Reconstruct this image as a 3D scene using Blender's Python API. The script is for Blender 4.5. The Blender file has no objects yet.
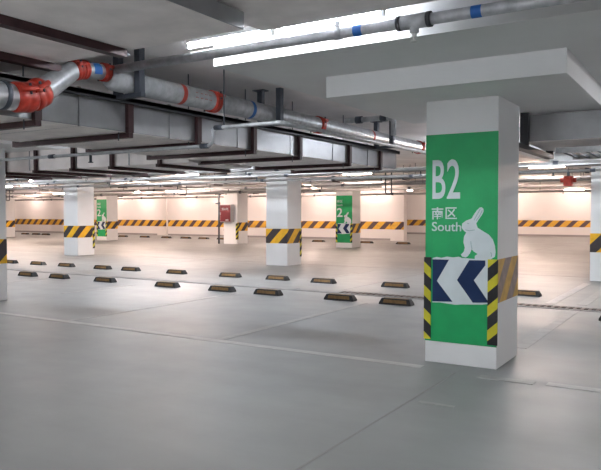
import bpy, bmesh, math, random
from mathutils import Vector, Matrix
random.seed(7)
S = bpy.context.scene
COL = S.collection
PI = math.pi

# ---------------------------------------------------------------- materials
def mat(name, color, rough=0.6, metal=0.0, noise=0.0, nscale=3.0, bump=0.0, bscale=60.0, spec=0.4, detail=4):
    m = bpy.data.materials.new(name); m.use_nodes = True
    nt = m.node_tree; b = nt.nodes['Principled BSDF']
    b.inputs['Roughness'].default_value = rough
    b.inputs['Metallic'].default_value = metal
    b.inputs['Specular IOR Level'].default_value = spec
    b.inputs['Base Color'].default_value = (*color, 1)
    if noise or bump:
        tc = nt.nodes.new('ShaderNodeTexCoord')
    if noise:
        n = nt.nodes.new('ShaderNodeTexNoise'); n.inputs['Scale'].default_value = nscale
        n.inputs['Detail'].default_value = detail
        nt.links.new(tc.outputs['Object'], n.inputs['Vector'])
        r = nt.nodes.new('ShaderNodeValToRGB')
        r.color_ramp.elements[0].position = 0.3; r.color_ramp.elements[1].position = 0.7
        r.color_ramp.elements[0].color = (*[c*(1-noise) for c in color], 1)
        r.color_ramp.elements[1].color = (*[min(1, c*(1+noise)) for c in color], 1)
        nt.links.new(n.outputs['Fac'], r.inputs['Fac']); nt.links.new(r.outputs['Color'], b.inputs['Base Color'])
    if bump:
        n2 = nt.nodes.new('ShaderNodeTexNoise'); n2.inputs['Scale'].default_value = bscale
        nt.links.new(tc.outputs['Object'], n2.inputs['Vector'])
        bp = nt.nodes.new('ShaderNodeBump'); bp.inputs['Strength'].default_value = bump; bp.inputs['Distance'].default_value = 0.01
        nt.links.new(n2.outputs['Fac'], bp.inputs['Height']); nt.links.new(bp.outputs['Normal'], b.inputs['Normal'])
    return m

def emis(name, color, strength):
    m = bpy.data.materials.new(name); m.use_nodes = True
    nt = m.node_tree; b = nt.nodes['Principled BSDF']
    b.inputs['Base Color'].default_value = (*color, 1)
    b.inputs['Emission Color'].default_value = (*color, 1)
    b.inputs['Emission Strength'].default_value = strength
    return m

def stripes(name, period, c1, c2, wy=1.0, wz=-1.0, wx=1.0, phase=0.0, duty=0.5, rough=0.55, wear=0.12):
    """diagonal hazard stripes on world-aligned object coordinates"""
    m = bpy.data.materials.new(name); m.use_nodes = True
    nt = m.node_tree; b = nt.nodes['Principled BSDF']; b.inputs['Roughness'].default_value = rough
    tc = nt.nodes.new('ShaderNodeTexCoord')
    d = nt.nodes.new('ShaderNodeVectorMath'); d.operation = 'DOT_PRODUCT'
    d.inputs[1].default_value = (wx/period, wy/period, wz/period)
    nt.links.new(tc.outputs['Object'], d.inputs[0])
    a = nt.nodes.new('ShaderNodeMath'); a.operation = 'ADD'; a.inputs[1].default_value = phase + 100
    nt.links.new(d.outputs['Value'], a.inputs[0])
    f = nt.nodes.new('ShaderNodeMath'); f.operation = 'FRACT'; nt.links.new(a.outputs[0], f.inputs[0])
    g = nt.nodes.new('ShaderNodeMath'); g.operation = 'GREATER_THAN'; g.inputs[1].default_value = duty
    nt.links.new(f.outputs[0], g.inputs[0])
    mx = nt.nodes.new('ShaderNodeMix'); mx.data_type = 'RGBA'
    mx.inputs[6].default_value = (*c1, 1); mx.inputs[7].default_value = (*c2, 1)
    nt.links.new(g.outputs[0], mx.inputs[0])
    n = nt.nodes.new('ShaderNodeTexNoise'); n.inputs['Scale'].default_value = 9; nt.links.new(tc.outputs['Object'], n.inputs['Vector'])
    hs = nt.nodes.new('ShaderNodeMapRange'); hs.inputs[1].default_value = .3; hs.inputs[2].default_value = .7
    hs.inputs[3].default_value = 1-wear; hs.inputs[4].default_value = 1+wear
    nt.links.new(n.outputs['Fac'], hs.inputs[0])
    mu = nt.nodes.new('ShaderNodeVectorMath'); mu.operation = 'SCALE'
    nt.links.new(mx.outputs[2], mu.inputs[0]); nt.links.new(hs.outputs[0], mu.inputs['Scale'])
    nt.links.new(mu.outputs[0], b.inputs['Base Color'])
    return m

M = {}
M['ceiling'] = mat('ceiling_concrete', (.82, .77, .76), .85, noise=.10, nscale=1.3, bump=.3)
M['column'] = mat('column_paint', (.74, .74, .74), .6, noise=.03, nscale=2, bump=.15)
M['wall'] = mat('wall_paint', (.72, .68, .66), .7, noise=.03, nscale=.6)
M['galv'] = mat('galvanised_steel', (.42, .43, .45), .42, metal=.3, noise=.22, nscale=14)
M['pipegrey'] = mat('pipe_dull_grey', (.30, .295, .29), .7, noise=.15)
M['duct'] = mat('duct_sheet', (.27, .27, .28), .36, metal=.55, noise=.10, nscale=5)
M['board'] = mat('duct_board', (.88, .82, .80), .8, noise=.08, nscale=4, bump=.2)
M['hang'] = mat('hanger_steel_grey', (.07, .08, .10), .5, metal=.3, noise=.1)
M['redsteel'] = mat('primer_steel', (.045, .018, .020), .5, metal=.2, noise=.25, nscale=8)
M['black'] = mat('black_steel', (.035, .035, .04), .5, metal=.2)
M['red'] = mat('red_coupling', (.42, .035, .02), .4, noise=.2, nscale=25)
M['blue'] = mat('blue_band', (.02, .12, .40), .5)
M['rubber'] = mat('rubber', (.03, .03, .032), .7, noise=.2, nscale=20)
M['amber'] = mat('amber_strip', (.20, .115, .04), .6, noise=.3, nscale=12)
M['green'] = mat('sign_green', (.006, .33, .10), .5, noise=.07, nscale=6)
M['signwhite'] = mat('sign_white', (.60, .66, .68), .5, noise=.05, nscale=8)
M['navy'] = mat('sign_navy', (.005, .022, .085), .75, noise=.08, nscale=8)
M['sketch'] = mat('sign_line', (.22, .36, .36), .6)
M['line'] = mat('road_paint', (.42, .42, .41), .6, noise=.12, nscale=5)
M['faint'] = mat('road_paint_worn', (.32, .32, .31), .6, noise=.12, nscale=6)
M['joint'] = mat('joint', (.255, .25, .245), .8)
M['grate'] = mat('grate_iron', (.16, .13, .12), .6, metal=.3, noise=.3, nscale=12)
M['kerb'] = mat('drain_kerb', (.29, .295, .29), .7, noise=.12, nscale=5)
M['pit'] = mat('drain_pit', (.035, .03, .03), .9)
M['base'] = mat('skirting', (.30, .28, .28), .7)
M['cabred'] = mat('cabinet_red', (.13, .008, .014), .4)
M['cabgrey'] = mat('cabinet_grey', (.42, .41, .42), .5)
M['bandC'] = stripes('hazard_column', .60, (.78, .43, .008), (.03, .022, .025), phase=.10)
M['bandN'] = stripes('hazard_near_side', .46, (.56, .33, .06), (.25, .19, .17), phase=.25, wear=.2)
M['bandW'] = stripes('hazard_wall', .78, (.66, .36, .03), (.07, .04, .045), duty=.55)
M['guardL'] = stripes('guard_left', .235, (.58, .52, .03), (.02, .02, .022), wx=.9, wz=1.0, wy=.9, duty=.45, rough=.85)
M['guardR'] = stripes('guard_right', .235, (.58, .52, .03), (.02, .02, .022), wx=.9, wz=-1.0, wy=.9, duty=.45, rough=.85)
M['tube_near'] = emis('tube_cool', (.88, .94, 1.0), 72)
M['tube_out'] = emis('tube_cool_added', (.90, .95, 1.0), 112)
M['tube_mid'] = emis('tube_mid', (.86, .92, 1.0), 200)
M['tube_aisle'] = emis('tube_aisle', (1.0, .75, .62), 500)
M['tube_far'] = emis('tube_warm', (1.0, .78, .68), 215)
M['tubeend'] = mat('lamp_metal', (.6, .6, .6), .4, metal=.3)

# floor
def floor_mat():
    m = bpy.data.materials.new('floor_epoxy'); m.use_nodes = True
    nt = m.node_tree; b = nt.nodes['Principled BSDF']
    tc = nt.nodes.new('ShaderNodeTexCoord')
    n = nt.nodes.new('ShaderNodeTexNoise'); n.inputs['Scale'].default_value = .55; n.inputs['Detail'].default_value = 7; n.inputs['Roughness'].default_value = .62
    mp = nt.nodes.new('ShaderNodeMapping'); mp.inputs['Scale'].default_value = (.5, 1.6, 1)
    nt.links.new(tc.outputs['Object'], mp.inputs['Vector']); nt.links.new(mp.outputs[0], n.inputs['Vector'])
    r = nt.nodes.new('ShaderNodeValToRGB')
    r.color_ramp.elements[0].position = .30; r.color_ramp.elements[0].color = (.228, .236, .232, 1)
    r.color_ramp.elements[1].position = .72; r.color_ramp.elements[1].color = (.284, .292, .286, 1)
    nt.links.new(n.outputs['Fac'], r.inputs['Fac']); nt.links.new(r.outputs['Color'], b.inputs['Base Color'])
    n2 = nt.nodes.new('ShaderNodeTexNoise'); n2.inputs['Scale'].default_value = 2.5; n2.inputs['Detail'].default_value = 4
    nt.links.new(tc.outputs['Object'], n2.inputs['Vector'])
    rr = nt.nodes.new('ShaderNodeMapRange'); rr.inputs[3].default_value = .42; rr.inputs[4].default_value = .62
    nt.links.new(n2.outputs['Fac'], rr.inputs[0]); nt.links.new(rr.outputs[0], b.inputs['Roughness'])
    b.inputs['Specular IOR Level'].default_value = .4
    return m
M['floor'] = floor_mat()

# ---------------------------------------------------------------- mesh helpers
class MB:
    def __init__(s): s.bm = bmesh.new()
    def box(s, x0, x1, y0, y1, z0, z1):
        v = [s.bm.verts.new((x, y, z)) for x in (x0, x1) for y in (y0, y1) for z in (z0, z1)]
        for f in ((0,1,3,2),(4,6,7,5),(0,4,5,1),(2,3,7,6),(0,2,6,4),(1,5,7,3)):
            s.bm.faces.new([v[i] for i in f])
        return s
    def cyl(s, a, b, r, r2=None, n=20, caps=True):
        a = Vector(a); b = Vector(b); r2 = r if r2 is None else r2
        d = (b-a).normalized(); q = d.to_track_quat('Z', 'Y')
        A = []; B = []
        for i in range(n):
            t = 2*PI*i/n; o = q @ Vector((math.cos(t), math.sin(t), 0))
            A.append(s.bm.verts.new(a+o*r)); B.append(s.bm.verts.new(b+o*r2))
        for i in range(n):
            j = (i+1) % n; f = s.bm.faces.new((A[i], A[j], B[j], B[i])); f.smooth = True
        if caps: s.bm.faces.new(A[::-1]); s.bm.faces.new(B)
        return s
    def tube(s, pts, r, n=14):
        P = [Vector(p) for p in pts]; rings = []
        for k, p in enumerate(P):
            if k == 0: d = P[1]-P[0]
            elif k == len(P)-1: d = P[-1]-P[-2]
            else: d = (P[k+1]-p).normalized()+(p-P[k-1]).normalized()
            d.normalize()
            if k == 0: q = d.to_track_quat('Z', 'Y')
            else: q = prev.rotation_difference(d) @ q
            prev = d
            rk = r[k] if isinstance(r, (list, tuple)) else r
            rings.append([s.bm.verts.new(p + q @ Vector((math.cos(2*PI*i/n)*rk, math.sin(2*PI*i/n)*rk, 0))) for i in range(n)])
        for A, B in zip(rings, rings[1:]):
            for i in range(n):
                j = (i+1) % n; f = s.bm.faces.new((A[i], A[j], B[j], B[i])); f.smooth = True
        s.bm.faces.new(rings[0][::-1]); s.bm.faces.new(rings[-1])
        return s
    def prism(s, poly, fn, t0, t1):
        """poly: 2D points; fn(u,v,t)->xyz"""
        A = [s.bm.verts.new(fn(u, v, t0)) for u, v in poly]; B = [s.bm.verts.new(fn(u, v, t1)) for u, v in poly]
        n = len(poly)
        for i in range(n):
            j = (i+1) % n; s.bm.faces.new((A[i], A[j], B[j], B[i]))
        s.bm.faces.new(A[::-1]); s.bm.faces.new(B)
        return s
    def build(s, name, m, parent=None, bevel=0):
        bmesh.ops.recalc_face_normals(s.bm, faces=s.bm.faces)
        me = bpy.data.meshes.new(name); s.bm.to_mesh(me); s.bm.free()
        me.materials.append(m)
        o = bpy.data.objects.new(name, me); COL.objects.link(o)
        if parent: o.parent = parent
        if bevel:
            b = o.modifiers.new('bevel', 'BEVEL'); b.width = bevel; b.segments = 2; b.limit_method = 'ANGLE'
        return o

def tag(o, label=None, cat=None, group=None, kind=None):
    if label: o['label'] = label
    if cat: o['category'] = cat
    if group: o['group'] = group
    if kind: o['kind'] = kind
    return o
def empty(name, loc, label, cat, group=None):
    o = bpy.data.objects.new(name, None); o.empty_display_size = .1
    COL.objects.link(o); o.location = loc
    return tag(o, label, cat, group)
def struct(o): o['kind'] = 'structure'; return o
def copy_tree(o, parent=None):
    c = o.copy(); COL.objects.link(c)
    if parent: c.parent = parent
    for ch in list(o.children): copy_tree(ch, c)
    return c

# ---------------------------------------------------------------- room
ZC = 3.06
fl = struct(MB().box(-56, 13, -7, 50, -.2, 0).build('floor', M['floor']))
struct(MB().box(-56, 13, -7, 50, ZC, ZC+.25).build('ceiling', M['ceiling']))
wb = struct(MB().box(-56, -14.5, 34.3, 34.55, 0, ZC).build('wall_back', M['wall']))
wf = struct(MB().box(-56, 13, 46, 46.25, 0, ZC).build('wall_far', M['wall']))
struct(MB().box(-56.2, -56, -7, 46.25, 0, ZC).build('wall_left', M['wall']))
struct(MB().box(13, 13.2, -7, 46.25, 0, ZC).build('wall_right', M['wall']))
struct(MB().box(-56.2, 13.2, -7.2, -7, 0, ZC).build('wall_front', M['wall']))
MB().box(-56, -14.49, 34.285, 34.3, .62, 1.05).build('warning_band', M['bandW'], wb)
MB().box(-40, 13, 45.985, 46, .62, 1.05).build('warning_band', M['bandW'], wf)
struct(MB().box(-56, -14.48, 34.27, 34.3, 0, .11).build('baseboard_back', M['base']))
struct(MB().box(-40, 13, 45.96, 46, 0, .12).build('baseboard_far', M['base']))
# shallow wall pier
pr = struct(MB().box(-32.8, -31.95, 34.12, 34.3, 0, ZC).build('trim_1', M['wall']))
MB().box(-32.8, -31.95, 34.105, 34.12, .62, 1.05).build('warning_band', M['bandW'], pr)
pr = struct(MB().box(-15.25, -14.45, 34.0, 34.3, 0, ZC).build('trim_2', M['wall']))
MB().box(-15.25, -14.45, 33.985, 34.0, .62, 1.05).build('warning_band', M['bandW'], pr)

# floor paint (children of the floor)
def paint(x0, x1, y0, y1, m='line', h=.003):
    MB().box(x0, x1, y0, y1, 0, h).build('painted_line', M[m], fl)
paint(-40, -2.42, 6.10, 6.22)
paint(-1.83, -1.34, 6.02, 6.14, 'faint'); paint(-1.24, 6, 6.06, 6.18)
for x in (-7.67, -4.99): paint(x-.06, x+.06, 6.22, 10.1, 'faint'); paint(x-.06, x+.06, 12.75, 15.9, 'faint')
for x in (-10.4, -13.1, -15.8): paint(x-.06, x+.06, 8.3, 10.1, 'faint')
paint(-2.40, -2.24, 11.6, 15.4)
paint(-1.92, -1.76, 7.6, 11.15, 'faint'); paint(-1.92, -1.76, 11.7, 15.0, 'faint')
for (x0, x1, y0, y1) in ((-2.07, -2.055, -6, 6.1), (-40, 12, 16.9, 16.915), (-14.0, -13.985, 11.6, 34), (-6.2, -6.185, 11.6, 34)):
    MB().box(x0, x1, y0, y1, 0, .002).build('expansion_joint', M['joint'], fl)
# short scuff by the column
paint(-1.99, -1.70, 4.98, 5.03, 'faint')

# drain channel
dc = empty('drain_channel', (-5, 11.2, 0), 'long drainage channel with slotted iron cover running across the floor behind the wheel stops', 'drain')
mb = MB().box(-35, -3.2, 11.10, 11.16, 0, .008).box(-40, 8, 11.44, 11.50, 0, .008)
o = MB().box(-35, 13, -.20, -.13, 0, .010).box(-35, 13, .13, .20, 0, .010).build('kerb', M['kerb'], dc)
o.location = (5, 0, 0); o.location = (0, 0, 0)
MB().box(-30, 13, -.13, .13, 0, .003).build('trough', M['pit'], dc)
g = MB()
x = -1.5
while x < 12.5:
    g.box(x, x+.045, -.13, .13, .003, .012); x += .11
g.box(-1.5, 12.5, -.015, .015, .003, .012)
g.build('grating', M['grate'], dc)
g = MB(); x = -30
while x < -1.55:
    g.box(x, x+.97, -.13, .13, .003, .014); x += 1.0
g.build('cover_slab', M['kerb'], dc)

# ---------------------------------------------------------------- columns
RABBIT=[(-0.004, 1.368), (0.002, 1.402), (0.037, 1.429), (0.096, 1.452), (0.112, 1.483), (0.145, 1.53), (0.172, 1.557), (0.192, 1.561), (0.21, 1.543), (0.21, 1.517), (0.193, 1.483), (0.16, 1.437), (0.14, 1.403), (0.154, 1.363), (0.194, 1.337), (0.262, 1.298), (0.302, 1.252), (0.322, 1.193), (0.33, 1.133), (0.323, 1.087), (0.293, 1.066), (0.28, 1.056), (0.28, 1.005), (0.231, 1.003), (0.231, 1.054), (0.197, 1.046), (0.129, 1.053), (0.129, 1.087), (0.156, 1.108), (0.115, 1.133), (0.098, 1.153), (0.081, 1.112), (0.06, 1.084), (0.04, 1.07), (0.005, 1.076), (-0.009, 1.096), (0.018, 1.124), (0.029, 1.165), (0.015, 1.219), (0.02, 1.273), (0.042, 1.314), (0.024, 1.327), (0.003, 1.348)]
STROKES=[[(0.119, 1.436), (0.153, 1.497), (0.179, 1.544)],[(0.14, 1.43), (0.173, 1.477), (0.199, 1.53)],[(0.033, 1.341), (0.072, 1.332), (0.127, 1.341)],[(0.051, 1.405), (0.071, 1.4)],[(0.089, 1.23), (0.092, 1.194), (0.101, 1.153)],[(0.283, 1.128), (0.293, 1.106), (0.288, 1.085)]]
NAVY1=[(-0.3, 1.04), (-0.13, 1.042), (-0.254, 0.825), (-0.091, 0.626), (-0.3, 0.616)]
NAVY2=[(0.075, 1.045), (0.233, 1.048), (0.233, 1.001), (0.122, 0.85), (0.27, 0.642), (0.113, 0.631), (-0.047, 0.844)]
WHITE=[(-.30,1.052),(-.26,1.066),(-.21,1.058),(-.15,1.072),(-.09,1.066),(-.03,1.075),(.0,1.064),(.10,1.06),(.2,1.056),(.28,1.05),(.283,.632),(.2,.618),(.10,.612),(.0,.606),(-.06,.598),(-.15,.604),(-.22,.610),(-.30,.606)]

def text_mesh(body, x0, x1, z0, z1, y, name, m, parent, bold=0.0):
    """lettering fitted to the rectangle x0..x1, z0..z1 on the plane y (facing -Y)"""
    c = bpy.data.curves.new('lettering', 'FONT'); c.body = body; c.offset = bold; c.resolution_u = 4
    o = bpy.data.objects.new('lettering', c); COL.objects.link(o)
    bpy.context.view_layer.update()
    me = bpy.data.meshes.new_from_object(o.evaluated_get(bpy.context.evaluated_depsgraph_get()))
    bpy.data.objects.remove(o); bpy.data.curves.remove(c)
    xs = [v.co.x for v in me.vertices]; ys = [v.co.y for v in me.vertices]
    ax, bx, ay, by = min(xs), max(xs), min(ys), max(ys)
    for v in me.vertices:
        v.co = (x0+(v.co.x-ax)/(bx-ax)*(x1-x0), y, z0+(v.co.y-ay)/(by-ay)*(z1-z0))
    bm = bmesh.new(); bm.from_mesh(me)
    r = bmesh.ops.extrude_face_region(bm, geom=bm.faces[:])
    for e in r['geom']:
        if isinstance(e, bmesh.types.BMVert): e.co.y += .004
    bmesh.ops.recalc_face_normals(bm, faces=bm.faces)
    bm.to_mesh(me); bm.free(); me.materials.clear(); me.materials.append(m)
    ob = bpy.data.objects.new(name, me); COL.objects.link(ob); ob.parent = parent
    for p in me.polygons: p.use_smooth = False
    return ob

def stroke(mb, pts, w, fn, t0, t1):
    for (a, b) in zip(pts, pts[1:]):
        d = Vector((b[0]-a[0], b[1]-a[1])); d.normalize(); n = Vector((-d.y, d.x))*w/2
        mb.prism([(a[0]-n.x, a[1]-n.y), (b[0]-n.x, b[1]-n.y), (b[0]+n.x, b[1]+n.y), (a[0]+n.x, a[1]+n.y)], fn, t0, t1)

def sign(col, h, w, kind, flip=False):
    """painted green panel on the -Y face (y=-h) of the column; w = half width; flip puts it on the +Y face"""
    sg = (lambda p: (-p[0], -p[1], p[2])) if flip else (lambda p: p)
    f = lambda u, v, t: sg((u, -h-t, v))
    k = w/.37 if kind != 'B2' else 1.0; du = .015 if kind == 'B2' else 0
    P = MB().prism([(-w, .215), (w-.0, .215), (w-.0, 2.285), (-w, 2.285)], f, 0, .003).build('sign_panel', M['green'], col)
    MB().prism([(u*k+du, v) for u, v in WHITE], f, .003, .0045).build('arrow_field', M['signwhite'], P)
    MB().prism([(u*k+du, v) for u, v in NAVY1], f, .0045, .006).build('chevron', M['navy'], P)
    MB().prism([(u*k+du, v) for u, v in NAVY2], f, .0045, .006).build('chevron', M['navy'], P)
    rb = RABBIT if kind == 'B2' else [(u+.0, v) for u, v in RABBIT]
    R = MB().prism([(u*k+du, v) for u, v in rb], f, .003, .0052).build('rabbit_figure', M['signwhite'], P)
    s = MB()
    for st in STROKES: stroke(s, [(u*k+du, v) for u, v in st], .006, f, .0052, .0060)
    s.build('drawn_lines', M['sketch'], R)
    if not flip:
        if kind == 'B2':
            text_mesh('B', -.291, -.157, 1.646, 2.032, -h-.0078, 'lettering', M['signwhite'], P, .010)
            text_mesh('2', -.141, -.007, 1.646, 2.034, -h-.0078, 'lettering', M['signwhite'], P, .010)
            text_mesh('南', -.297, -.177, 1.440, 1.563, -h-.0078, 'lettering', M['signwhite'], P, .010)
            text_mesh('区', -.153, -.038, 1.446, 1.561, -h-.0078, 'lettering', M['signwhite'], P, .010)
            text_mesh('South', -.294, .007, 1.324, 1.416, -h-.0078, 'lettering', M['signwhite'], P, .008)
        else:
            text_mesh('2', -.33*k, -.07*k, 1.35, 1.74, -h-.0078, 'lettering', M['signwhite'], P, .015)
            text_mesh('南区', -.33*k, -.07*k, 1.97, 2.10, -h-.0078, 'lettering', M['signwhite'], P, .01)
            text_mesh('South', -.33*k, -.07*k, 1.83, 1.92, -h-.0078, 'lettering', M['signwhite'], P, .006)
    for sx in (-1, 1):
        g = MB()
        a, b = sorted((sx*(w+.008), sx*(w-(.062 if sx < 0 else .088))))
        g.prism([(a, .235), (b, .235), (b, 1.06), (a, 1.06)], f, .003, .018)
        c, d = sorted((sx*(w+.012), sx*w))
        if kind == 'back':   # angle leg returning onto the side face
            g.prism([(c, .235), (d, .235), (d, 1.06), (c, 1.06)], f, -.07, .003)
        g.build('corner_guard', M['guardL'] if (sx < 0) != flip else M['guardR'], col)

def column(x1, y0, w, label, kind=None, band='bandC', capital=True, bandfaces='all', name='concrete_column'):
    """x1: right face, y0: face towards the camera aisle"""
    h = w/2; cx, cy = x1-h, y0+h
    c = empty(name, (cx, cy, 0), label, 'column')
    top = 2.62 if capital else ZC
    MB().box(-h, h, -h, h, 0, top).build('shaft', M['column'], c, bevel=.008)
    e = .004
    b = MB()
    if kind == 'B2' or kind == '2':
        b.box(h, h+e, -h+.003, h, .64, 1.06); b.box(-h-e, -h, -h+.003, h, .64, 1.06); b.box(-h, h, h, h+e, .64, 1.06)
    else:
        yb = h if kind != 'back' else h-.075
        b.box(h, h+e, -h-e, yb, .64, 1.06); b.box(-h-e, -h, -h-e, yb, .64, 1.06)
        if kind != 'plainfront': b.box(-h, h, -h-e, -h, .64, 1.06)
        if kind != 'back': b.box(-h, h, h, h+e, .64, 1.06)
    b.build('warning_band', M[band], c)
    if capital:
        MB().box(-1.1, 1.1, -1.1, 1.1, 2.62, 2.82).build('column_capital', M['column'], c)
        MB().box(-1.73, 1.73, -2.04, 2.04, 2.82, ZC).build('drop_panel', M['column'], c)
    if kind in ('B2', '2'): sign(c, h, h, kind)
    elif kind == 'back': sign(c, h, h, 'back', flip=True)
    return c

column(-1.767, 6.42, .725, 'white square column close to the camera with green B2 South panel and rabbit', 'B2', 'bandN')
C0 = bpy.data.objects['concrete_column']; 
for ch in C0.children:   # the column is slightly deeper than wide
    if ch.name.startswith(('shaft', 'warning_band')): ch.scale.y = 1.07; ch.location.y = .3625*.07
column(-10.42, 6.42, .74, 'column cut by the left edge of the picture, its yellow-black band just showing')
column(-10.39, 16.05, .74, 'white column with yellow-black band in the middle, between the two rows of green-panel columns', 'back')
column(-19.26, 16.05, .74, 'white column with yellow-black band at left, partly hiding a green-panel column', 'back')
column(-1.63, 16.05, .74, 'column cut by the right edge of the picture behind the nearest one', None)
column(-28.8, 26.0, .80, 'far column whose narrow green 2 panel peeks out behind the left banded column', '2')
S2 = column(-19.95, 26.3, .85, 'far column carrying the red fire hydrant cabinet', 'plainfront')
column(-13.47, 26.0, .80, 'far column with full green 2 and rabbit panel, right of the middle banded column', '2')
column(-38.1, 26.0, .80, 'farthest left plain column seen past the left edge column')
# corner guard on the hydrant column's right front corner
g = MB().box(.425-.09, .425+.02, -.425-.02, -.425-.004, .22, 1.02).box(.425+.004, .425+.02, -.425-.02, -.425+.07, .22, 1.02)
g.build('corner_guard', M['guardR'], S2)

# ---------------------------------------------------------------- wheel stops
def make_stop():
    r = empty('wheel_stop', (0, 0, 0), 'x', 'wheel stop')
    prof = [(-.075, 0), (.075, 0), (.055, .085), (.035, .10), (-.035, .10), (-.055, .085)]
    mb = MB().prism([(-.285, 0), (.285, 0), (.285, .03), (.245, .10), (-.245, .10), (-.285, .03)], lambda u, v, t: (u, t*(1-.35*v/.10), v), -.085, .085)
    mb.build('rubber_body', M['rubber'], r, bevel=.006)
    # reflector bars lie on the sloping front and on the top
    def fr(u, v, t):   # front slope
        s = v/.10
        return (u, -.085*(1-.35*s)-t, v)
    MB().prism([(-.21, .030), (.21, .030), (.20, .082), (-.20, .082)], fr, -.004, .004).build('reflector_bar', M['amber'], r)
    MB().box(-.20, .20, -.036, .036, .098, .103).build('reflector_bar', M['amber'], r)
    return r
proto = make_stop(); used = False
near = [(-14.02, 'just right of the left edge column'), (-12.9, 'second in the front row counted from the left'), (-11.37, 'third in the front row counted from the left'),
        (-9.51, 'fourth in the front row'), (-8.09, 'fifth in the front row'),
        (-7.01, 'sixth in the front row, below the middle banded column'), (-5.51, 'front row, second left of the green B2 column'),
        (-4.45, 'front row, last before the green B2 column'), (-1.09, 'front row, cut by the right edge of the picture')]
far = [(-18.1, 'back row, half hidden by the left edge column'), (-16.82, 'back row, first clear of the left edge column'), (-15.57, 'back row, below and left of the left banded column'),
       (-14.05, 'back row, just right below the left banded column'), (-13.0, 'back row, fifth from the left'), (-11.4, 'back row, sixth from the left'),
       (-9.74, 'back row, left of the middle banded column'), (-8.39, 'back row, just right below the middle banded column'),
       (-7.18, 'back row, second right of the middle banded column'), (-5.52, 'back row, nearest left of the green B2 column'),
       (-2.95, 'back row, showing just right of the green B2 column')]
wall = [(-42.2, 'leftmost'), (-41.0, 'second from left'), (-39.9, 'third from left'), (-32.3, 'just right of the left green panel'), (-30.4, 'fifth from left'), (-28.6, 'right of the shallow wall pier'),
        (-27.0, 'seventh from left'), (-25.6, 'eighth from left'), (-24.2, 'under the red hydrant cabinet side'), (-17.8, 'left of the green 2 panel column'), (-15.0, 'right of the green 2 panel column'), (-13.0, 'at the wall corner')]
for row, y, pre, grp in ((near, 10.2, 'black wheel stop with amber bar, ', 'wheel stops in the front row'),
                         (far, 12.55, 'black wheel stop with amber bar, ', 'wheel stops in the back row'),
                         (wall, 30.5, 'distant dark wheel stop before the back wall, ', 'wheel stops along the back wall')):
    for x, d in row:
        o = proto if not used else copy_tree(proto)
        used = True
        o.location = (x, y+random.uniform(-.03, .03), 0); o.rotation_euler.z = random.uniform(-.03, .03)
        if row is wall: o.scale = (1.25, 1.2, 1)
        o['label'] = pre + d; o['group'] = grp

# ---------------------------------------------------------------- ducts
def duct(name, x0, x1, y0, y1, z0, z1, axis, label, m='duct', seam=1.2):
    r = empty(name, ((x0+x1)/2, (y0+y1)/2, z0), label, 'duct')
    ox, oy = (x0+x1)/2, (y0+y1)/2
    MB().box(x0-ox, x1-ox, y0-oy, y1-oy, .004, z1-z0).build('sheet_shell', M[m], r, bevel=.004)
    MB().box(x0-ox+.01, x1-ox-.01, y0-oy+.01, y1-oy-.01, 0, .006).build('underside_board', M['board'], r)
    L = (y1-y0) if axis == 'y' else (x1-x0); n = max(1, int(L/seam))
    for i in range(1, n):
        p = L*i/n; f = MB()
        if axis == 'y': f.box(x0-ox-.008, x1-ox+.008, y0-oy+p-.012, y0-oy+p+.012, .0, z1-z0+.008)
        else: f.box(x0-ox+p-.012, x0-ox+p+.012, y0-oy-.008, y1-oy+.008, .0, z1-z0+.008)
        f.build('flange', M['duct'], r)
    return r
dA = duct('air_duct', -6.7, -5.0, .6, 11.4, 2.305, 2.66, 'y', 'big grey air duct running away from the camera below the red-banded pipe')
duct('air_duct', -9.5, -2.78, 1.7, 3.75, 2.76, 2.885, 'x', 'flat wide duct overhead at the top left corner of the picture', seam=3)
duct('air_duct', -3.0, 6.0, 1.3, 4.27, 2.90, 3.05, 'x', 'flat wide panel duct at the top centre edge, just in front of the near lamps', seam=20)
duct('air_duct', -15.5, -6.75, 7.7, 9.3, 2.27, 2.62, 'x', 'air duct crossing at left behind the left edge column', m='board')
duct('air_duct', -1.86, 6.0, 7.75, 9.0, 2.30, 2.60, 'x', 'air duct at right, starting behind the green B2 column')
duct('air_duct', -18.6, -17.3, 18.5, 29, 2.72, 3.0, 'y', 'distant air duct over the far aisle')
# rivets / bolts under the boards
def bolts(parent, pts):
    for (x, y) in pts: MB().cyl((x, y, -.012), (x, y, .002), .018, n=10).build('bolt_head', M['black'], parent)
bolts(dA, [(x, y) for x in (-.6, .5) for y in (-2.1, -1.0, .1, 1.2)])
d1 = [o for o in bpy.data.objects if o.name.startswith('air_duct')][1]
bolts(d1, [(2.83, -.22), (1.4, -.3)])

# long black angle along the top edge of the big duct
tag(MB().box(-4.995, -4.93, 3.2, 11.4, 2.60, 2.635).box(-4.955, -4.93, 3.2, 11.4, 2.58, 2.635).build('support_rail', M['black']),
    'long black steel rail along the upper edge of the big duct under the pipe', 'rail')

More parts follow.
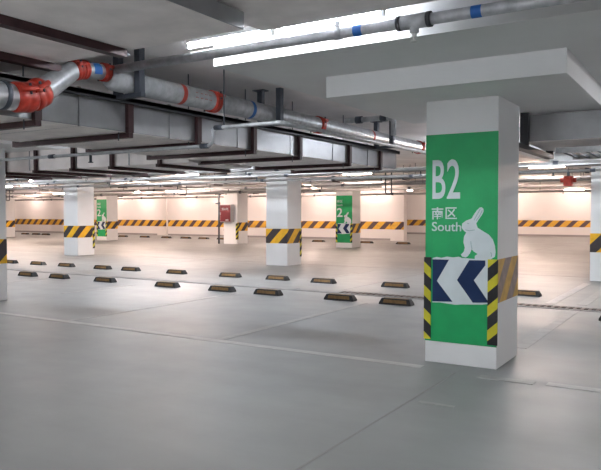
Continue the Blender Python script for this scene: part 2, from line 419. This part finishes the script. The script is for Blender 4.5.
ordn = ['nearest', 'second nearest', 'third nearest', 'fourth nearest', 'fifth nearest', 'sixth nearest', 'seventh nearest', 'eighth nearest', 'ninth nearest', 'tenth nearest']
def trapeze_y(y, i):     # bar runs in X under duct A
    r = empty('duct_hanger', (-5.85, y, 2.25), 'dark primer-red hanger frame under the big duct, %s to the camera' % ordn[i], 'hanger', 'hanger frames of the big duct')
    MB().box(-.95, .90, -.03, .03, 0, .05).build('cross_bar', M['redsteel'], r)
    MB().box(.86, .905, -.035, .035, .05, .36).build('hanger_post', M['redsteel'], r)
    MB().box(-.95, -.905, -.03, .03, .05, ZC-2.25).build('hanger_post', M['redsteel'], r)
    MB().cyl((.80, -.07, -.03), (.80, -.07, ZC-2.25), .006, n=8).build('threaded_rod', M['hang'], r)
for i, y in enumerate((3.72, 4.79, 5.83, 6.90, 8.0, 9.5, 10.65)): trapeze_y(y, i)
for i, (x, y0, y1) in enumerate(((-3.9, 1.75, 3.70), (-4.78, 1.75, 3.80))):
    r = empty('duct_hanger', (x, (y0+y1)/2, 2.70), ['dark bar with bolt end under the flat top left duct, the right one', 'dark bar under the flat top left duct, the left one ending behind the red coupling'][i], 'hanger')
    L = (y1-y0)/2
    MB().box(-.04, .04, -L, L, 0, .06).build('cross_bar', M['redsteel'], r)
    for s in (-1,1): MB().cyl((0, s*(L+.01) if s > 0 else -L+.03, .03), (0, s*(L+.06) if s > 0 else -L-.02, .03), .012, n=8).build('bolt', M['hang'], r)
    MB().cyl((0, L-.02, .06), (0, L-.02, ZC-2.70), .008, n=8).build('threaded_rod', M['hang'], r)
for i, x in enumerate((-12.1, -11.16, -10.27, -9.29, -8.35, -7.30)):
    r = empty('duct_hanger', (x, 8.5, 2.215), 'dark red hanger frame under the left crossing duct, %s from the left' % ['first', 'second', 'third', 'fourth', 'fifth', 'last'][i], 'hanger', 'hanger frames of the left crossing duct')
    MB().box(-.03, .03, -.9, .9, 0, .05).build('cross_bar', M['redsteel'], r)
    MB().box(-.03, .03, -.87, -.825, .05, ZC-2.215 if False else .60).build('hanger_post', M['redsteel'], r)
    MB().box(-.03, .03, .825, .87, .05, ZC-2.215).build('hanger_post', M['redsteel'], r)
tag(MB().box(-12.6, -7.0, 7.60, 7.675, 2.815, 2.85).build('support_rail', M['redsteel']), 'dark red rail tying the hanger tops at the left crossing duct', 'rail')
r = empty('duct_hanger', (-1.83, 8.0, 2.2), 'black bracket holding the right duct end beside the green B2 column', 'hanger')
MB().box(-.05, .05, -.98, 1.0, 0, .05).build('cross_bar', M['black'], r)
MB().box(-.045, .045, -.33, -.27, .05, ZC-2.2).build('hanger_post', M['black'], r)
MB().box(-.045, .045, 1.01, 1.06, .0, ZC-2.2).build('hanger_post', M['black'], r)

# cable ladder at right
r = empty('cable_ladder', (2, 8.5, 2.18), 'steel cable ladder with close rungs below the right duct', 'cable ladder')
MB().box(-3.55, 4, -.55, -.52, 0, .06).box(-3.55, 4, .52, .55, 0, .06).build('side_rail', M['galv'], r)
x = -3.5
while x < 3.9: MB().box(x, x+.035, -.52, .52, .01, .03).build('rung', M['hang'], r); x += .12

# ---------------------------------------------------------------- main pipe
X0 = -4.8
mp = empty('sprinkler_main', (X0, 4.3, 2.75), 'large galvanised pipe with red couplings running away below the ceiling', 'pipe')
def ml(p): return (p[0]-X0, p[1]-4.3, p[2]-2.75)
MB().tube([ml(p) for p in ((X0, 4.36, 2.76), (X0, 4.42, 2.75), (X0, 8, 2.75), (X0, 14.6, 2.75))], [.085, .107, .107, .107], n=28).build('pipe_run', M['galv'], mp)
MB().tube([ml(p) for p in ((X0, .6, 2.43), (X0, 3.42, 2.43))], .107, n=28).build('pipe_run', M['galv'], mp)
MB().tube([ml(p) for p in ((X0, 3.42, 2.43), (X0, 3.55, 2.45), (X0, 3.64, 2.52), (X0, 3.88, 2.69), (X0, 3.96, 2.745), (X0, 4.04, 2.77))], [.107, .107, .107, .088, .082, .078], n=28).build('offset_pipe', M['galv'], mp)
def coupling(a, b, r, parent, bolt=True, nm='coupling', m='red'):
    a = Vector(a); b = Vector(b); d = (b-a)
    q = MB()
    q.tube([a, a+d*.12, a+d*.15, a+d*.42, a+d*.5, a+d*.58, a+d*.85, a+d*.88, b], [r*1.02, r*1.11, r*1.15, r*1.15, r*1.08, r*1.15, r*1.15, r*1.11, r*1.02], n=28)
    o = q.build(nm, M[m], parent)
    if bolt:
        dn = d.normalized(); side = dn.cross(Vector((0, 0, 1))).normalized(); up = side.cross(dn)
        for s in (-1, 1):
            e = MB(); c = (a+b)/2 + (side*.9+up*.45)*s*r*1.22
            e.cyl(c-dn*d.length*.48, c+dn*d.length*.48, r*.16+.006, n=10)
            e.build('lug', M[m], o)
            MB().cyl(c-up*r*.42, c+up*r*.42, .011, n=8).build('bolt', M['hang'], o)
    return o
coupling(ml((X0, 3.36, 2.43)), ml((X0, 3.56, 2.455)), .107, mp)
coupling(ml((X0, 3.52, 2.44)), ml((X0, 3.66, 2.53)), .107, mp)
coupling(ml((X0, 5.82, 2.75)), ml((X0, 5.94, 2.75)), .107, mp)
coupling(ml((X0, 8.15, 2.75)), ml((X0, 8.27, 2.75)), .107, mp)
coupling(ml((X0, 11.9, 2.75)), ml((X0, 12.02, 2.75)), .107, mp)
def ring(y, m, w=.03):
    MB().cyl(ml((X0, y-w, 2.75)), ml((X0, y+w, 2.75)), .1085, n=28, caps=False).build('painted_band', M[m], mp)
ring(5.32, 'red'); ring(6.55, 'blue', .03); ring(9.85, 'red', .03)
# stencilled red marks along the pipe flank
q = MB()
for k, (y, z) in enumerate(((5.48, .01), (5.56, -.005), (5.63, .0), (5.70, -.01))):
    a = -.15 + z
    for t in range(2):
        y_ = y + t*.022
        q.prism([(y_, -.03), (y_+.012, -.03), (y_+.012, .03), (y_, .03)], lambda u, v, s: (math.cos(v/.107+.05)*(.1075+s), u-4.3, math.sin(v/.107+.05)*(.1075+s)), 0, .0015)
q.build('stencil_mark', M['red'], mp)
# strap clamp
MB().cyl(ml((X0, 4.66, 2.75)), ml((X0, 4.70, 2.75)), .113, n=28).build('strap', M['hang'], mp)
MB().cyl(ml((X0, 3.26, 2.43)), ml((X0, 3.30, 2.43)), .114, n=28).build('strap', M['hang'], mp)

def pipe_hanger(y, label):
    r = empty('pipe_hanger', (X0, y, 2.60), label, 'hanger', 'hanger frames of the large pipe')
    MB().box(-.20, .20, -.03, .03, 0, .04).build('cross_bar', M['hang'], r)
    for x in (-.13, .155):
        MB().box(x-.035, x+.035, -.035, .035, .04 if x > 0 else .04, ZC-2.60).build('hanger_post', M['hang'], r)
    MB().box(-.22, -.05, -.06, .06, ZC-2.60-.012, ZC-2.60).build('ceiling_plate', M['hang'], r)
pipe_hanger(4.61, 'grey strap hanger holding the large pipe beside the red valve group')
pipe_hanger(7.0, 'grey strap hanger holding the large pipe left of the column capital')
pipe_hanger(10.4, 'dark hanger holding the large pipe just left of the green B2 column')
r = empty('pipe_hanger', (X0, 3.1, 2.43), 'dark clamp hanger on the low pipe at the left edge', 'hanger')
MB().box(-.03, .03, -.02, .02, .115, .33).build('hanger_post', M['hang'], r)

# ---------------------------------------------------------------- branch pipe with sprinkler drop
YB, ZB = 4.40, 2.83
bp = empty('branch_pipe', (-2.5, YB, ZB), 'thin galvanised pipe with blue bands crossing the picture below the lamps', 'pipe')
def bl(p): return (p[0]+2.5, p[1]-YB, p[2]-ZB)
MB().tube([bl((X0, YB, ZB)), bl((4.5, YB, ZB-.0))], .040, n=20).build('pipe_run', M['galv'], bp)
MB().tube([ml(p) for p in ((X0, 4.02, 2.77), (X0, 4.38, 2.80))], .070, n=24).build('sleeve', M['galv'], mp)
coupling(ml((X0, 3.96, 2.75)), ml((X0, 4.04, 2.775)), .080, mp)
coupling(ml((X0, 4.04, 2.772)), ml((X0, 4.11, 2.78)), .074, mp, bolt=False)
coupling(ml((X0, 4.28, 2.795)), ml((X0, 4.36, 2.80)), .074, mp)
MB().cyl(ml((X0, 4.15, 2.784)), ml((X0, 4.24, 2.792)), .0715, n=24, caps=False).build('blue_band', M['blue'], mp)
for x, w in ((-2.23, .035), (-1.36, .035)):
    MB().cyl(bl((x-w, YB, ZB)), bl((x+w, YB, ZB)), .0412, n=20, caps=False).build('blue_band', M['blue'], bp)
t = MB().cyl(bl((-1.90, YB, ZB)), bl((-1.70, YB, ZB)), .050, n=20).cyl(bl((-1.80, YB, ZB)), bl((-1.80, YB, ZB-.075)), .032, n=16)
t.build('tee_fitting', M['galv'], bp)
for x in (-1.91, -1.69): MB().cyl(bl((x-.015, YB, ZB)), bl((x+.015, YB, ZB)), .053, n=20).build('tee_collar', M['black'], bp)
h = MB().cyl(bl((-1.80, YB, ZB-.075)), bl((-1.80, YB, ZB-.11)), .018, n=12).cyl(bl((-1.80, YB, ZB-.135)), bl((-1.80, YB, ZB-.14)), .024, n=14).cyl(bl((-1.80, YB, ZB-.11)), bl((-1.80, YB, ZB-.135)), .007, n=8)
h.build('sprinkler_head', M['tubeend'], bp)
for x in (-2.40, 1.2):
    h = MB().cyl(bl((x-.03, YB, ZB)), bl((x+.03, YB, ZB)), .047, n=20).cyl(bl((x, YB, ZB+.04)), bl((x, YB, ZC-.005 if x > -2 else 3.055)), .008, n=10).box(x+2.5-.02, x+2.5+.02, -.02, .02, .045, .09)
    h.build('clamp', M['galv'], bp)

def pipe(pts, r, label, fit=(), rods=(), name='sprinkler_pipe', m='galv', group=None, heads=()):
    o = empty(name, pts[0], label, 'pipe', group)
    P = [Vector(p)-Vector(pts[0]) for p in pts]
    MB().tube(P, r, n=12).build('pipe_run', M[m], o)
    for p in fit:
        c = Vector(p)-Vector(pts[0])
        MB().cyl(c-Vector((.05, 0, 0)), c+Vector((.05, 0, 0)), r*1.35, n=12).build('fitting', M['hang'], o)
    for p in rods:
        c = Vector(p)-Vector(pts[0])
        MB().cyl(c, (c.x, c.y, ZC-pts[0][2]), .008, n=8).build('hanger_rod', M['hang'], o)
    for p in heads:
        c = Vector(p)-Vector(pts[0])
        MB().cyl(c, c-Vector((0, 0, .09)), .016, n=8).cyl(c-Vector((0, 0, .10)), c-Vector((0, 0, .09)), .03, n=10).build('sprinkler_head', M['hang'], o)
    return o
# branch from the main, behind the capital
pipe(((-4.74, 8.9, 2.88), (-4.02, 8.9, 2.88), (-3.97, 8.9, 2.86), (-3.95, 8.9, 2.82), (-3.95, 8.9, 2.62)), .04, 'short pipe leaving the large pipe, turning down left of the green B2 column',
     fit=((-4.5, 8.9, 2.88), (-4.1, 8.9, 2.88)))
# low thin branch in front of and under the big duct
pipe(((-3.60, 9.8, 2.385), (-3.60, 5.50, 2.385), (-3.65, 5.45, 2.385), (-4.40, 5.45, 2.385), (-4.45, 5.45, 2.36), (-4.45, 5.45, 2.24), (-4.50, 5.45, 2.205), (-9.6, 5.45, 2.205)), .020,
     'thin sprinkler pipe stepping down and passing under the big duct', fit=((-4.37, 5.45, 2.385), (-4.56, 5.45, 2.205), (-7.0, 5.45, 2.205)), rods=((-4.3, 5.45, 2.40), (-9.2, 5.45, 2.2)), heads=((-6.3, 5.45, 2.2),))

# ---------------------------------------------------------------- far service pipes (run across, then away)
rows = [(11.6, 2.42, -24, -5.3, .03), (12.4, 2.34, -24, 6, .022), (14.2, 2.50, -30, 8, .045), (15.4, 2.42, -30, 8, .03), (17.6, 2.55, -34, 8, .05), (19.5, 2.42, -34, 8, .032),
        (23.9, 2.45, -38, 8, .05), (28.6, 2.40, -44, 8, .045)]
names = ['nearest', 'second', 'third', 'fourth', 'fifth', 'sixth', 'seventh', 'eighth', 'ninth', 'tenth', 'eleventh', 'farthest']
for i, (y, z, xa, xb, r) in enumerate(rows):
    hs = [x + random.uniform(-.6, .6) for x in range(int(xa)+2, int(xb)-1, 4)]
    pipe(((xa, y, z), (xb, y, z)), r, 'grey service pipe crossing under the far ceiling, %s of the row from the camera' % names[i], m='pipegrey', rods=[(x, y, z) for x in hs[:12]],
         heads=[(x+.9, y, z) for x in hs[:10]], fit=[(x+1.7, y, z) for x in hs[:8]], group='service pipes crossing the far hall')
runs = [(-22.5, 13.5, 30, 2.82, .05), (-16.6, 11.9, 30, 2.82, .06), (-12.2, 12.5, 26, 2.82, .045), (-8.3, 12.0, 25.5, 2.82, .05), (-.6, 11, 28, 2.82, .055), (.6, 12, 30, 2.82, .05), (-3.3, 13.5, 32, 2.82, .045)]
for i, (x, ya, yb, z, r) in enumerate(runs):
    pipe(((x, ya, z), (x, yb, z)), r, 'grey pipe running away under the far ceiling, %s counted from the left' % ['first', 'second', 'third', 'fourth', 'sixth', 'seventh', 'fifth'][i], m='pipegrey', rods=[(x, ya+2+3*k, z) for k in range(4)], group='service pipes running away')
# cable trays further back
for i, (x0, x1, y, z) in enumerate(((-13.5, -7.2, 12.9, 2.5), (-30, -8, 20.4, 2.62), (-12, 6, 22.6, 2.6), (-40, -16, 29.6, 2.58))):
    r = empty('cable_tray', ((x0+x1)/2, y, z), 'flat grey cable tray crossing under the far ceiling, %s from the camera' % ['nearest', 'second', 'third', 'farthest'][i], 'cable tray')
    L = (x1-x0)/2
    MB().box(-L, L, -.2, .2, 0, .01).box(-L, L, -.2, -.19, 0, .08).box(-L, L, .19, .2, 0, .08).build('tray_channel', M['duct'], r)
    k = -L+.6
    while k < L:
        MB().box(k-.02, k+.02, -.25, .25, -.04, 0).build('cross_bar', M['redsteel'], r)
        MB().cyl((k, -.23, 0), (k, -.23, ZC-z), .008, n=6).build('hanger_rod', M['hang'], r)
        MB().cyl((k, .23, 0), (k, .23, ZC-z), .008, n=6).build('hanger_rod', M['hang'], r)
        k += 2.6
# U shaped drops under the far pipes
for (x, y, w, z0, d) in ((-29.1, 20, .28, 2.12, 'left of the left banded column'), (-11.9, 18.8, .24, 1.98, 'just right of the middle banded column'), (-19.3, 21.3, .5, 2.3, 'left of the middle banded column'), (-8.6, 18.8, .2, 2.1, 'right of the green 2 panel column')):
    pipe(((x, y, 3.05), (x, y, z0+.04), (x+.04, y, z0), (x+w-.04, y, z0), (x+w, y, z0+.04), (x+w, y, 3.05)), .022, 'small U shaped pipe drop from the far ceiling, ' + d, name='drop_pipe', m='hang')
# red alarm valve
r = empty('alarm_valve', (-2.73, 15.4, 2.05), 'small red valve hanging from the pipes right of the green B2 column', 'valve')
MB().box(-.09, .09, -.09, .09, .04, .26).build('valve_body', M['red'], r, bevel=.02)
MB().cyl((0, 0, .26), (0, 0, .40), .03, n=12).build('stem', M['hang'], r)
MB().cyl((-.16, 0, .17), (.16, 0, .17), .05, n=14).build('flange', M['red'], r)

# ---------------------------------------------------------------- hydrant cabinet + standpipe
r = empty('hydrant_cabinet', (-20.47, 26.3-.15, 1.08), 'red fire hydrant cabinet with white lettering mounted on the far column', 'fire cabinet')
MB().box(-.34, .34, -.13, .146, 0, .86).build('cabinet_box', M['cabgrey'], r, bevel=.01)
d = MB().box(-.32, .31, -.15, -.13, .03, .83).build('door', M['cabred'], r)
text_mesh('消火栓', -.22, .20, .58, .70, -.1545, 'lettering', M['signwhite'], d, .01)
MB().box(.02, .2, -.154, -.15, .08, .12).build('name_plate', M['signwhite'], d)
MB().box(-.31, -.28, -.175, -.15, .36, .48).build('handle', M['signwhite'], d)
r = empty('standpipe', (-21.02, 26.2, 0), 'thin vertical pipe standing left of the red hydrant cabinet', 'pipe')
MB().cyl((0, 0, .0), (0, 0, 2.55), .045, n=12).build('pipe_run', M['hang'], r)
MB().cyl((0, 0, 1.95), (0, 0, 2.05), .07, n=12).build('valve_collar', M['hang'], r)
MB().cyl((-.2, 0, 2.0), (.05, 0, 2.0), .03, n=10).build('side_outlet', M['hang'], r)

# ---------------------------------------------------------------- lamps
def make_lamp(m, L=1.2, drop=.10, bw=.03):
    r = empty('fluorescent_lamp', (0, 0, 0), 'x', 'lamp')
    MB().box(-L/2, L/2, -bw, bw, .025, .075).build('batten', M['tubeend'], r, bevel=min(.004, bw*.3))
    MB().cyl((-L/2+.03, 0, 0), (L/2-.03, 0, 0), .016, n=10).build('tube', m, r)
    for s in (-1, 1): MB().box(s*(L/2-.015)-.012, s*(L/2-.015)+.012, -.015, .015, -.02, .03).build('lamp_holder', M['tubeend'], r)
    for s in (-1, 1): MB().cyl((s*L*.35, 0, .075), (s*L*.35, 0, drop), .01, n=6).build('stem', M['tubeend'], r)
    return r
LN = make_lamp(M['tube_near'], .92); LN.location = (-3.50, 4.50, 2.955); LN['label'] = 'bright overhead fluorescent tube at top, the left one of the near pair'; LN['group'] = 'near fluorescent lamps'
o = copy_tree(LN); o.location = (-2.53, 4.50, 2.955); o['label'] = 'bright overhead fluorescent tube at top, the right one of the near pair'
LM = make_lamp(M['tube_mid']); mid_used = False
for i, (x, y) in enumerate(((-20.5, 12.4), (-17, 12), (-13.6, 12.6), (-9.8, 12), (-7.6, 12.6), (-2.4, 12.2), (1.2, 12.2), (-9.0, 9.9), (-24, 13), (-14.6, 14.7), (-5.0, 14.7), (2.0, 14.0), (-23.5, 14.7))):
    o = LM if i == 0 else copy_tree(LM); o.location = (x, y, 2.955); o['group'] = 'lamps over the wheel stops'
    o['label'] = 'lit fluorescent tube above the wheel stop rows, ' + ['third from left', 'fourth from left', 'fifth from left', 'seventh from left', 'eighth from left', 'ninth from left', 'last at right', 'in front of the sixth', 'second from left', 'between the two banded columns', 'right of the middle banded column', 'outside at the right', 'left of the left banded column'][i]
LF = make_lamp(M['tube_far']); LA = make_lamp(M['tube_aisle']); aisle_used = False

farl = [((-14.0, 15.9, 2.96), 'tube in front of the bright cluster left of the middle banded column'),
        ((-16.2, 18.4, 2.96), 'tube inside the bright cluster, between its neighbours'),
        ((-15.4, 17.1, 2.96), 'tube nearest of the bright cluster left of the middle banded column'),
        ((-17.1, 19.4, 2.96), 'tube second of the bright cluster left of the middle banded column'),
        ((-21.6, 23.7, 2.96), 'tube third of the bright cluster left of the middle banded column'),
        ((-22.3, 21.2, 2.96), 'tube just right of the left banded column top'),
        ((-25.5, 19.1, 2.96), 'tube above and left of the left banded column'),
        ((-32.9, 22.6, 2.96), 'tube at the left edge of the picture under the far ceiling'),
        ((-11.2, 22.0, 2.96), 'tube above the green 2 panel column'),
        ((-22, 40, 2.96), 'tube added behind the back wall end for light, left one'), ((-17, 40, 2.96), 'tube added behind the back wall end for light, right one'), ((-15.5, 44.3, 2.96), 'tube seen past the end of the back wall')]  # last three tubes are added to light the space past the back wall
farl += [((x, 32.9, 2.96), 'tube along the back wall, %s from the left' % n) for x, n in ((-50, 'first'), (-46, 'second'), (-41.5, 'third'), (-37.0, 'fourth'), (-33.8, 'fifth'), (-30.2, 'sixth'), (-27.0, 'seventh'), (-23.3, 'eighth'), (-19.5, 'ninth'), (-16.2, 'tenth'))]
farl += [((x, 44.3, 2.96), 'tube along the far right wall, %s from the left' % n) for x, n in ((-11.5, 'first'), (-7.5, 'second'), (-3.5, 'third'), (1, 'fourth'))]
farl += [((x, y, 2.96), 'tube over the far aisles, %s' % n) for x, y, n in ((-33, 24, 'far left'), (-24, 24, 'left of the hydrant column'), (-17, 27.5, 'right of the hydrant column'), (-6.5, 30, 'behind the green B2 column'), (-4.5, 22, 'hidden behind the green B2 column'), (1.5, 26, 'beyond the right edge column'), (-2.5, 36, 'in the right hall centre'), (-9.5, 38, 'in the right hall left'), (3, 18, 'outside the right edge'), (-31, 17, 'outside the left edge'))]
for i, (p, d) in enumerate(farl):
    if 'wall' in d or 'cluster' in d: o = LF if LF['label'] == 'x' else copy_tree(LF)
    else: o = LA if LA['label'] == 'x' else copy_tree(LA)
    o.location = p; o['label'] = 'lit fluorescent ' + d; o['group'] = 'far fluorescent lamps'
# unseen lamps added around the near aisles to raise the ambient light
LO = make_lamp(M['tube_out'], drop=.61, bw=.008)
for i, (x, y) in enumerate(((2.5, 5.6), (7.5, 3.2), (-10.5, 3.2), (-7.2, .2), (-3.6, .2), (0, -1.4), (3.6, -1.4), (-3.6, -4.2), (.6, -4.6), (-13.5, 1.0), (-18, 4.5), (-13, -4.2), (-19, -1.5), (-23, 7.5), (-8, -4.2), (5, 9.5), (-14.5, 4.5))):
    o = LO if i == 0 else copy_tree(LO); o.location = (x, y, 2.45)
    o['label'] = 'fluorescent tube added outside the picture to brighten the near aisles'; o['group'] = 'added fluorescent lamps outside the picture'

# ---------------------------------------------------------------- world + camera
w = bpy.data.worlds.new('world'); S.world = w; w.use_nodes = True
w.node_tree.nodes['Background'].inputs[0].default_value = (.5, .5, .55, 1)
w.node_tree.nodes['Background'].inputs[1].default_value = .1
cd = bpy.data.cameras.new('camera'); cam = bpy.data.objects.new('camera', cd); COL.objects.link(cam)
cd.sensor_fit = 'HORIZONTAL'; cd.sensor_width = 36; cd.lens = 36*670/601; cd.clip_start = .05; cd.clip_end = 200
cam.location = (0, 0, 1.5)
cam.rotation_euler = (math.radians(90)-math.atan(21.5/670), 0, math.radians(31.8))
S.camera = cam
S.view_settings.view_transform = 'Standard'; S.view_settings.look = 'None'
S.view_settings.gamma = 1; S.view_settings.exposure = 0.95; S.view_settings.use_curve_mapping = False
